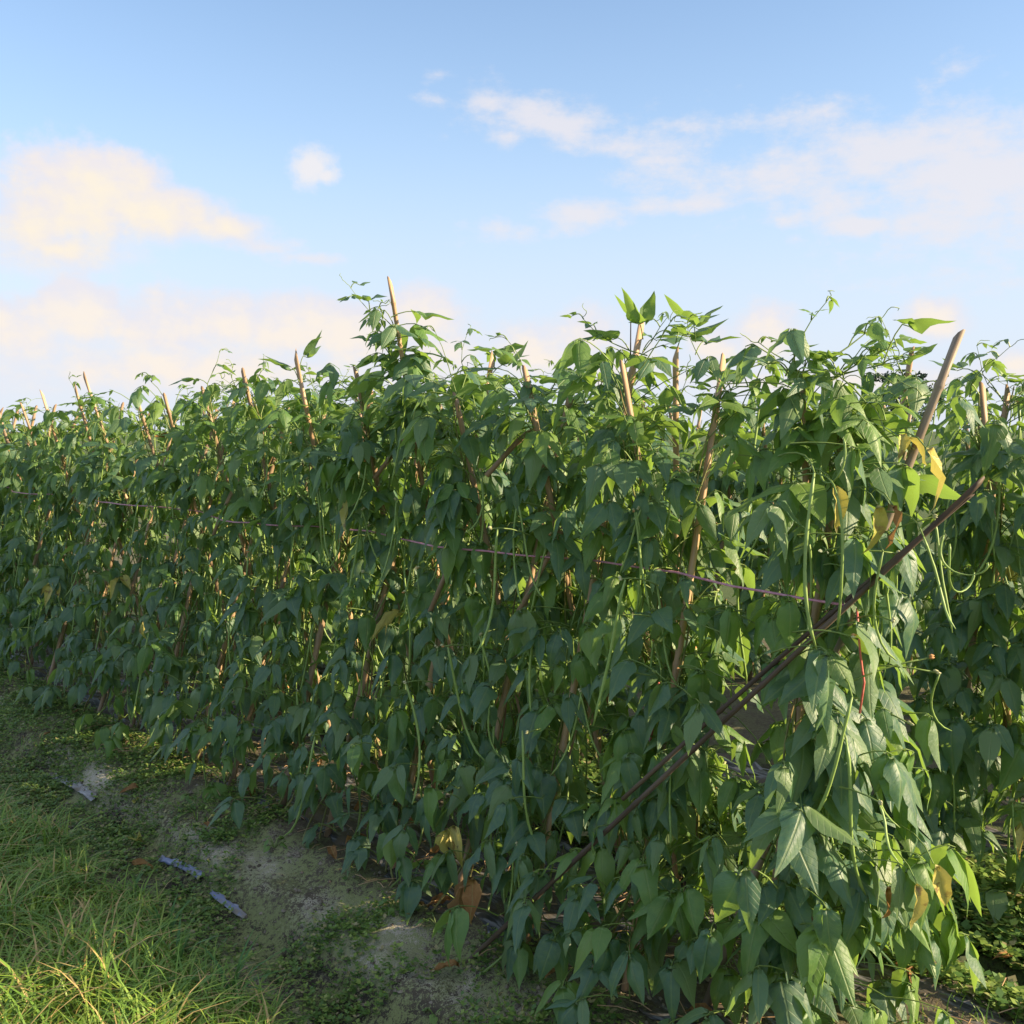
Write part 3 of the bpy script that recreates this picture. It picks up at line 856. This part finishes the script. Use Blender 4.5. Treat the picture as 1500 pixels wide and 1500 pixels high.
# the same row running on, beyond the left edge of the picture
for u in np.arange(5.46, 7.2, .4):
    for (bv, tv, gl) in ((.0, .48, 0), (.58, .08, 1)):
        S = Stake(u, bv, u, tv, 1.78)
        stake(S.b, S.t, .014, .011, M['bamboo'], HID_S, HID_G)
        P = grow(S, VC, U(1.62, 1.74), 3, .85, shoots=1)
        P.realise(W(u, bv, gz(u, bv)), 'bean plant at the far left end of the near row', 'bean plants farthest along the near row', joined=True)

# ------------------------------------------------------------------ slanting poles and canes at the row end
stake(W(.10, -.22, -.06), W(-1.28, .15, 1.49), .0076, .0066, M['pole_dark'], 'long dark bamboo pole slanting across the end of the near row', 'slanting poles', 'brace_pole', cat='pole')
stake(W(-.42, -.068, .580), W(-1.255, .157, 1.458), .0062, .0060, M['pole_dark'], 'shorter brown pole lying along the underside of the long dark slanting pole', 'slanting poles', 'brace_pole', cat='pole')
stake(W(-.62, .06, .02), W(-1.11, .40, 1.85), .0135, .0115, M['pole_grey'], 'pale grey slanting pole with sharp cut tip, highest at the right', 'slanting poles', 'brace_pole', slant=(-DU + UP), cat='pole')
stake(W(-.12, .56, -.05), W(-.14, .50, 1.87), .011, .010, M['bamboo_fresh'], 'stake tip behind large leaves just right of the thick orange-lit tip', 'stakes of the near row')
stake(W(.02, .50, 1.2), W(.05, .5, 1.97), .006, .002, M['pole_dark'], 'thin dark cane standing close against the thick orange-lit stake tip', 'stakes of the near row', 'thin_cane', cat='cane')
# loose broken canes among the leaves
for (u, v, z, du, dv, dz) in [(.62, .08, .95, -.1, .1, .34), (.2, .12, 1.0, -.12, .1, .3), (.95, .08, 1.42, -.12, .1, .2), (.28, .05, 1.45, -.1, .12, .16), (2.3, .10, 1.1, -.1, .1, .3)]:
    stake(W(u, v, z), W(u + du, v + dv, z + dz), .009, .0085, M['bamboo'], 'short cut bamboo piece sticking up among the shaded leaves', 'cut bamboo pieces in the near row', 'bamboo_piece', cat='bamboo')

# raffia string tied along the row at chest height
T = Tubes(); pts = []
for i in range(60):
    u = -1.0 + 7.2 * i / 59; ph = (u + .8) / .39
    pts.append(W(u, .15 + .075 * math.sin(u * 4.2 + 2.4), 1.19 - .006 * abs(math.sin(ph * math.pi)) + .006 * math.sin(u * 2.1)))
T.add(pts, .0036, 5, True)
o = T.build('raffia_string', [M['string']], None, W(0, 0, 1.19)); o.location = W(0, 0, 1.19)
tag(o, 'pink raffia string tied along the near row at chest height', 'string')
for (lab, m_, P3) in [('pink string end hanging low beside the dark slanting poles', 'string', [(-.06, -.03, .36), (-.05, -.05, .3), (-.09, -.06, .22), (-.02, -.07, .17)]),
                     ('thin red string hanging down inside the open row end', 'string_red', [(-.98, .16, 1.16), (-1.0, .14, 1.05), (-1.01, .15, .98), (-1.0, .15, .9)]),
                     ('red string wound round a stake left of the row end', 'string_red', [(-.36, .16, .86), (-.37, .13, .80), (-.36, .14, .74), (-.36, .12, .68)])]:
    T = Tubes(); q = [W(*p) for p in P3]; T.add(bez(q[0], q[1], q[2], 6) + [q[3]], .003, 5, True)
    o = T.build('string_end', [M[m_]], None, q[0]); o.location = q[0]; tag(o, lab, 'string')

# ------------------------------------------------------------------ second row: shaded, seen past the open end of the near row
V2 = PERIOD
R2 = [(-1.08, -.02, -1.1, .44, 1.74, 'second-row stake standing bare to the ground, near the right edge', 'dark bean plant of the second row at the right edge'),
      (-.72, .02, -.70, .46, 1.76, None, None), (-.34, .0, -.45, .20, 1.90, 'knobbly dark stake top left of the pale slanting pole', 'bean plant of the second row under the knobbly dark stake top')]
for (bu, bv, tu, tv, tz, sl, pl) in R2:
    S = Stake(bu, V2 + bv, tu, V2 + tv, tz, .0135)
    stake(S.b, S.t, .0145, .011, M['bamboo'], sl or 'bamboo stake in the second row among shaded leaves', 'stakes of the second row')
    P = grow(S, V2 + VC, U(1.74, 1.84), 3, 1.0, shoots=3)
    for k in range(20):
        z = U(.03, .7); a2 = U(-1.6, 1.6); nd = S.at(z) + DU * U(-.2, .2) - DV * U(.0, .1)
        P.T.add(bez(S.at(max(.02, z - .15)), S.at(z) + UP * .03, nd, 5), .002, 3, False)
        P.trifoliate(nd, -DV * math.cos(a2) + DU * math.sin(a2), 'mature' if random.random() < .7 else 'young', U(.11, .17), U(.1, .7), U(.06, .16), U(.5, 1.3))
    P.realise(W(bu, V2 + bv, gz(bu, V2 + bv)), pl or 'bean plant of the second row between the right-edge one and the knobbly stake', 'bean plants of the second row')
for u in list((-1.16, -.76)):
    S = Stake(u, V2 + .58, u, V2 + .08, 1.76)
    stake(S.b, S.t, .0145, .011, M['bamboo'], 'bamboo stake in the second row among shaded leaves', 'stakes of the second row')
    P = grow(S, V2 + VC, U(1.72, 1.82), 3, .9, shoots=3)
    P.realise(W(u, V2 + .58, gz(u, V2 + .58)), 'rear bean plant of the second row %s' % ('at the right edge' if u < -1 else 'behind the pale slanting pole'), 'bean plants of the second row', joined=True)


def far_row(v0, u0, u1, seed_n, label, grp):
    protos = []
    u = u0; k = 0
    while u < u1:
        for (bv, tv) in ((.0, .46), (.58, .08)):
            uu = u + U(-.05, .05)
            b = W(uu, v0 + bv, gz(uu, v0 + bv))
            if len(protos) < seed_n * 2:
                S = Stake(uu, v0 + bv, uu, v0 + tv, 1.76)
                st = stake(S.b, S.t, .014, .011, M['bamboo'], label[1], grp[1])
                e = grow(S, v0 + VC, U(1.66, 1.8), 3, .85, shoots=2).realise(b, label[0], grp[0], joined=True)
                protos.append((e, st, bv))
            else:
                e0, st0, _ = random.choice([p for p in protos if p[2] == bv])
                e = e0.copy(); COL.objects.link(e); e.location = b
                for ch in list(e0.children):
                    c = ch.copy(); COL.objects.link(c); c.parent = e
                st = st0.copy(); COL.objects.link(st); st.location = b - UP * .06
        u += .4; k += 1


far_row(V2, 1.0, 5.4, 2, ('bean plant of the second row glimpsed through the near row', 'bamboo stake of the second row glimpsed through the near row'), ('bean plants of the second row farther along', 'stakes of the second row farther along'))
far_row(V2 * 2.55, -2.6, 4, 2, ('bean plant of the third row behind the others', 'bamboo stake of the third row behind the others'), ('bean plants of the third row', 'stakes of the third row'))

# ------------------------------------------------------------------ plastic film on the beds
def film(name, u0, u1, v0, v1, lift, m, label, cat, group=None, amp=.010, rag=.03, du=.045, dv=.03):
    nu_ = max(3, int((u1 - u0) / du)); nv_ = max(3, int((v1 - v0) / dv)); V = []; F = []
    org = W((u0 + u1) / 2, (v0 + v1) / 2, 0)
    for i in range(nu_ + 1):
        for j in range(nv_ + 1):
            u = u0 + (u1 - u0) * i / nu_; v = v0 + (v1 - v0) * j / nv_
            if j in (0, nv_): v += rag * float(vnoise(u, v, 9, 3))
            if i in (0, nu_): u += rag * float(vnoise(u, v, 9, 4))
            z = gz(u, v) + lift + amp * float(vnoise(u * .35, v * 2.2, 16, 6))
            V.append(((v - (v0 + v1) / 2), (u - (u0 + u1) / 2), z))
    for i in range(nu_):
        for j in range(nv_):
            a = i * (nv_ + 1) + j; F.append((a, a + 1, a + nv_ + 2, a + nv_ + 1))
    o = link(name, mesh(name, V, F, [m], True)); o.location = org; o.rotation_euler.z = ANG
    sm_ = o.modifiers.new('thickness', 'SOLIDIFY'); sm_.thickness = .0015
    return tag(o, label, cat, group)


film('mulch_film', -1.35, 7.0, -.07, .66, .003, M['mulch'], 'black plastic mulch film along the bed under the near row', 'plastic film')
film('mulch_film', -1.55, 4.0, V2 - .07, V2 + .66, .003, M['mulch'], 'black plastic mulch film along the bed under the second row', 'plastic film')
def scrap(u0, u1, v0, v1, m, label):
    nu_, nv_ = 26, 4; V = []; F = []; uc, vc = (u0 + u1) / 2, (v0 + v1) / 2
    z0 = np.mean([gz(u, vc) for u in np.linspace(u0, u1, 9)]); rows = [np.mean([gz(u + d, vc) for d in (-.12, -.06, 0, .06, .12)]) for u in np.linspace(u0, u1, nu_ + 1)]
    for i in range(nu_ + 1):
        u = u0 + (u1 - u0) * i / nu_; wd = (v1 - v0) * (.55 + .45 * math.sin(math.pi * min(1, (i + .6) / nu_ * 1.1)) ** .6)
        lo = v0 + .006 * math.sin(u * 9 + 1); hi = lo + wd * (1 + .22 * math.sin(u * 61) + .12 * math.sin(u * 143 + 2))
        for j in range(nv_ + 1):
            t = j / nv_; v = lo + (hi - lo) * t
            V.append((v - vc, u - uc, rows[i] + .010 + .016 * t + .0016 * math.sin(u * 47 + t * 4) + .0012 * math.sin(t * 11 + u * 7)))
    for i in range(nu_):
        for j in range(nv_):
            a = i * (nv_ + 1) + j; F.append((a, a + 1, a + nv_ + 2, a + nv_ + 1))
    o = link('plastic_strip', mesh('plastic_strip', V, F, [m], True)); o.location = W(uc, vc, 0); o.rotation_euler.z = ANG
    sm_ = o.modifiers.new('thickness', 'SOLIDIFY'); sm_.thickness = .001
    tag(o, label, 'plastic strip')


for (u0, u1, v0, v1, m_, lab) in [(1.34, 1.68, -.485, -.455, 'strip', 'blue-grey plastic strip showing through the moss at the bed edge'),
                                 (.97, 1.22, -.490, -.468, 'strip', 'shorter blue plastic strip nearest the viewer at the bed edge'),
                                 (2.45, 3.05, -.455, -.41, 'strip_pale', 'pale sandy plastic strip along the bed edge, far left')]:
    scrap(u0, u1, v0, v1, M[m_], lab)

# ------------------------------------------------------------------ grass, weeds, litter
def blades(n, place, Lr, wr, lean, m, name, segs=3, rmax=1.0, dry=.12):
    V = []; F = []; rn = []
    for i in range(n):
        r = place()
        if r is None: continue
        u, v, k = r
        p = W(u, v, gz(u, v) - .01); L = U(*Lr) * k; w = U(*wr) * (.6 + .4 * k)
        az = U(0, 6.28); h = Vector((math.cos(az), math.sin(az), 0)); s = Vector((-h.y, h.x, 0))
        ln = U(*lean); b = len(V); q = U(0, .86) if random.random() > dry else U(.9, 1)
        for j in range(segs + 1):
            t = j / segs
            c = p + h * L * ln * t * t + UP * L * (t - .45 * ln * t * t * t)
            ww = w * (1 - t ** 1.6) + .0004
            V.append(c - s * ww); V.append(c + s * ww); rn += [q, q]
        for j in range(segs): F.append((b + 2 * j, b + 2 * j + 1, b + 2 * j + 3, b + 2 * j + 2))
    return link(name, mesh(name, V, F, [m], True, None, None, rn))


def verge():
    u = U(-.6, 6.0); v = -.76 - abs(random.gauss(0, .85)) + .09 * float(vnoise(u, 0, 3, 2))
    if v < -3.2: return None
    k = .55 + .45 * float(sm(-.8, -1.3, v)); k *= .8 + .25 * float(vnoise(u, v, 4, 8))
    return u, v, max(.25, k)


o = blades(27000, verge, (.10, .34), (.0018, .0062), (.35, 1.5), M['grass'], 'grass', 4, dry=.16); tag(o, 'long unmown grass beside the path, green mixed with straw', 'grass', None, 'stuff')


def mossy():
    if random.random() < .22: return U(-1.7, 2.4), U(.62, 1.6), U(.9, 2.2)
    u = U(-1.3, 6.5); v = U(-.95, -.02)
    if float(vnoise(u, v, 3.2, 3)) + .5 * float(vnoise(u, v, 9, 9)) < U(-1.1, .8): return None
    return u, v, U(.5, 1.2)


def small_weeds():
    V = []; F = []; rn = []
    for i in range(150000):
        r = mossy()
        if r is None: continue
        u, v, k = r; p = W(u, v, gz(u, v)); q = U(0, .9) if random.random() < .93 else 1.0
        hgt = U(.002, .032) * k
        for j in range(random.choice((2, 3, 4))):
            az = U(0, 6.28); h = Vector((math.cos(az), math.sin(az), U(-.1, .8))).normalized(); s = Vector((-h.y, h.x, 0)).normalized()
            L = U(.008, .019) * k; b = len(V); c = p + UP * hgt
            V += [c, c + h * L * .5 + s * L * .36, c + h * L, c + h * L * .5 - s * L * .36]; rn += [q] * 4
            F.append((b, b + 1, b + 2, b + 3))
    return link('ground_cover', mesh('ground_cover', V, F, [M['moss']], False, None, None, rn))


tag(small_weeds(), 'low mossy weeds covering the soil path', 'ground cover', None, 'stuff')


def clods(n):
    V = []; F = []
    ico = [(0, 0, 1), (.9, 0, .2), (.28, .85, .25), (-.72, .53, .2), (-.72, -.53, .25), (.28, -.85, .2), (0, 0, -.5)]
    for i in range(n):
        u, v = U(-1.4, 6), U(-.95, .75); p = W(u, v, gz(u, v)); r_ = .003 + .011 * random.random() ** 3; b = len(V); az = U(0, 6.28); ca, sa = math.cos(az), math.sin(az)
        for (x, y, z) in ico:
            k = U(.7, 1.25) * r_; V.append(p + Vector(((x * ca - y * sa) * k, (x * sa + y * ca) * k, z * k * .8)))
        for j in range(5):
            F.append((b, b + 1 + j, b + 1 + (j + 1) % 5)); F.append((b + 6, b + 1 + (j + 1) % 5, b + 1 + j))
    return link('soil_clods', mesh('soil_clods', V, F, [M['clod']], False))


M['clod'] = plain('soil_clod', (.10, .08, .06), (.30, .26, .20), 9, .95, .1)
tag(clods(9000), 'small clods and grit lying on the path and bed', 'soil crumbs', None, 'stuff')


def sprig_grass():
    u = U(-1.3, 6.0); v = U(-1.0, .75)
    if float(vnoise(u, v, 2.6, 13)) < .45: return None
    return u, v, U(.4, 1)


o = blades(22000, sprig_grass, (.02, .075), (.0012, .0026), (.3, 1.1), M['grass'], 'short_grass', 3, dry=.1); tag(o, 'short fine grass sprouting through the path moss', 'grass', None, 'stuff')


def tuft(u, v, n, L, label, group, wr=(.005, .009), m='tuft'):
    b = W(u, v, gz(u, v)); e = empty('grass_tuft', b, label, 'grass tuft', group)
    for i in range(n):
        az = 6.28 * i / n + U(-.4, .4); h = Vector((math.cos(az), math.sin(az), 0)); s = Vector((-h.y, h.x, 0)); LL = L * U(.6, 1.1); ln = U(.25, 1.0); w = U(*wr)
        V = []; F = []; q = U(0, .85)
        for j in range(6):
            t = j / 5; c = h * LL * ln * t * t * 1.1 + UP * LL * (t - .5 * ln * t * t) + h * .01
            ww = w * (1 - t ** 2) * (.55 + .45 * min(1, t * 4)) + .0004
            V += [c - s * ww + UP * ww * .4, c, c + s * ww + UP * ww * .4]
        for j in range(5):
            for k in (0, 1): a = j * 3 + k; F.append((a, a + 1, a + 4, a + 3))
        link('blade', mesh('blade', V, F, [M[m]], True, None, None, [q] * len(V)), e)


tuft(.47, -.80, 11, .26, 'broad-bladed grass tuft at the bottom edge between verge and path', 'grass tufts')
tuft(.70, -.86, 9, .20, 'smaller grass tuft just left of the broad-bladed one', 'grass tufts')
tuft(1.35, -.74, 8, .16, 'grass tuft on the path edge, halfway up the left side', 'grass tufts')
tuft(.95, -.78, 8, .17, 'grass tuft between the other two tufts at the path edge', 'grass tufts')


def weed(u, v, n, s, label):
    b = W(u, v, gz(u, v)); e = empty('weed', b, label, 'weed', 'broad-leaved weeds by the path')
    T = Tubes()
    for i in range(n):
        az = 6.28 * i / n + U(-.5, .5); h = Vector((math.cos(az), math.sin(az), 0)); tp = b + h * s * U(.5, 1.4) + UP * s * U(.4, 1.6)
        T.add([b, (b + tp) / 2 + UP * s * .2, tp], .0016, 3, False)
        o = bpy.data.objects.new('leaf', random.choice(LEAF[('young', 't')])[0]); COL.objects.link(o); o.parent = e
        B = basis(h - UP * U(0, .5), UP + h * .4); m4 = (B @ Matrix.Diagonal((s * 1.5, s * 1.3, s * 1.3))).to_4x4(); m4.translation = tp - b; o.matrix_basis = m4
    T.build('stem', [M['stem']], e, b)


for (u, v, n, s, lab) in [(1.86, -.86, 9, .05, 'broad-leaved weed in the long grass at the left edge'), (.45, -.20, 10, .03, 'small bright weed at the bed edge below the pale lime leaf'),
                          (.28, -.17, 7, .03, 'small round-leaved weed beside the black film'), (1.22, -.22, 7, .03, 'small weed by the stake right of the blue strips'),
                          (-.02, -.42, 6, .025, 'tiny weed on the path at the bottom edge'), (1.95, -.22, 8, .025, 'small weed patch at the bed edge, left part'), (2.3, -.3, 7, .022, 'faint weed beside the pale strip')]:
    weed(u, v, n, s, lab)

n = 0
while n < 110:
    u, v = U(-1.3, 4.2), U(-.16, .7)
    if random.random() < .22: v = V2 + U(-.5, .3); u = U(-1.4, .0)
    if random.random() < .10: v = U(-.6, -.2)
    o = bpy.data.objects.new('fallen_leaf', random.choice(LEAF[('dry' if random.random() < .72 else 'yellow', 't')])[0]); COL.objects.link(o)
    az = U(0, 6.28); L = U(.05, .105)
    B = basis(Vector((math.cos(az), math.sin(az), U(-.25, .25))), UP + Vector((U(-.5, .5), U(-.5, .5), 0)))
    m4 = (B @ Matrix.Diagonal((L, L, L))).to_4x4(); m4.translation = W(u, v, gz(u, v) + .022 + .012); o.matrix_basis = m4
    tag(o, 'curled brown or yellow fallen leaf on the ground under the bean plants', 'fallen leaf', 'fallen leaves under the bean rows'); n += 1

# dry straw on the film
V = []; F = []
T = Tubes()
for i in range(380):
    u, v = U(-1.3, 3.2), U(-.18, .7); az = U(0, 6.28); h = Vector((math.cos(az), math.sin(az), U(-.15, .25))); p = W(u, v, gz(u, v) + .028); L = U(.03, .14)
    T.add([p, p + h * L * .5 + UP * .006, p + h * L], .0016, 3, False)
o = T.build('straw', [M['bamboo_fresh']]); tag(o, 'dry straw and stem bits scattered over the black film', 'straw', None, 'stuff')

# ------------------------------------------------------------------ a far tree, just showing over the row at the right
tb = Vector((23.5, 62, -.1)); e = empty('far_tree', tb, 'small hazy tree far off, showing over the leaves at the right', 'tree')
T = Tubes(); T.add([tb, tb + Vector((.1, 0, 1.6)), tb + Vector((.0, .1, 3.0)), tb + Vector((.2, 0, 4.2))], [.22, .17, .11, .04], 7)
for k in range(6):
    az = k * 1.05; T.add([tb + UP * (1.6 + .3 * k), tb + Vector((math.cos(az) * 1.0, math.sin(az) * 1.0, 2.5 + .3 * k))], [.07, .02], 5)
T.build('trunk', [M['bark']], e, tb)
V = []; F = []
for c in range(26):
    cx, cy, cz = random.gauss(0, .85), random.gauss(0, .85), U(1.9, 4.9); cs = U(.3, .6) * (1.15 - .13 * (cz - 1.9))
    for i in range(70):
        p = Vector((cx + random.gauss(0, cs * .55), cy + random.gauss(0, cs * .55), cz + random.gauss(0, cs * .4)))
        a = Vector((U(-1, 1), U(-1, 1), U(-1, 1))).normalized() * .13; b_ = a.cross(Vector((U(-1, 1), U(-1, 1), U(-1, 1)))).normalized() * .07
        k = len(V); V += [p - a, p + b_, p + a, p - b_]; F.append((k, k + 1, k + 2, k + 3))
link('crown', mesh('crown', V, F, [M['far_leaf']], False), e)
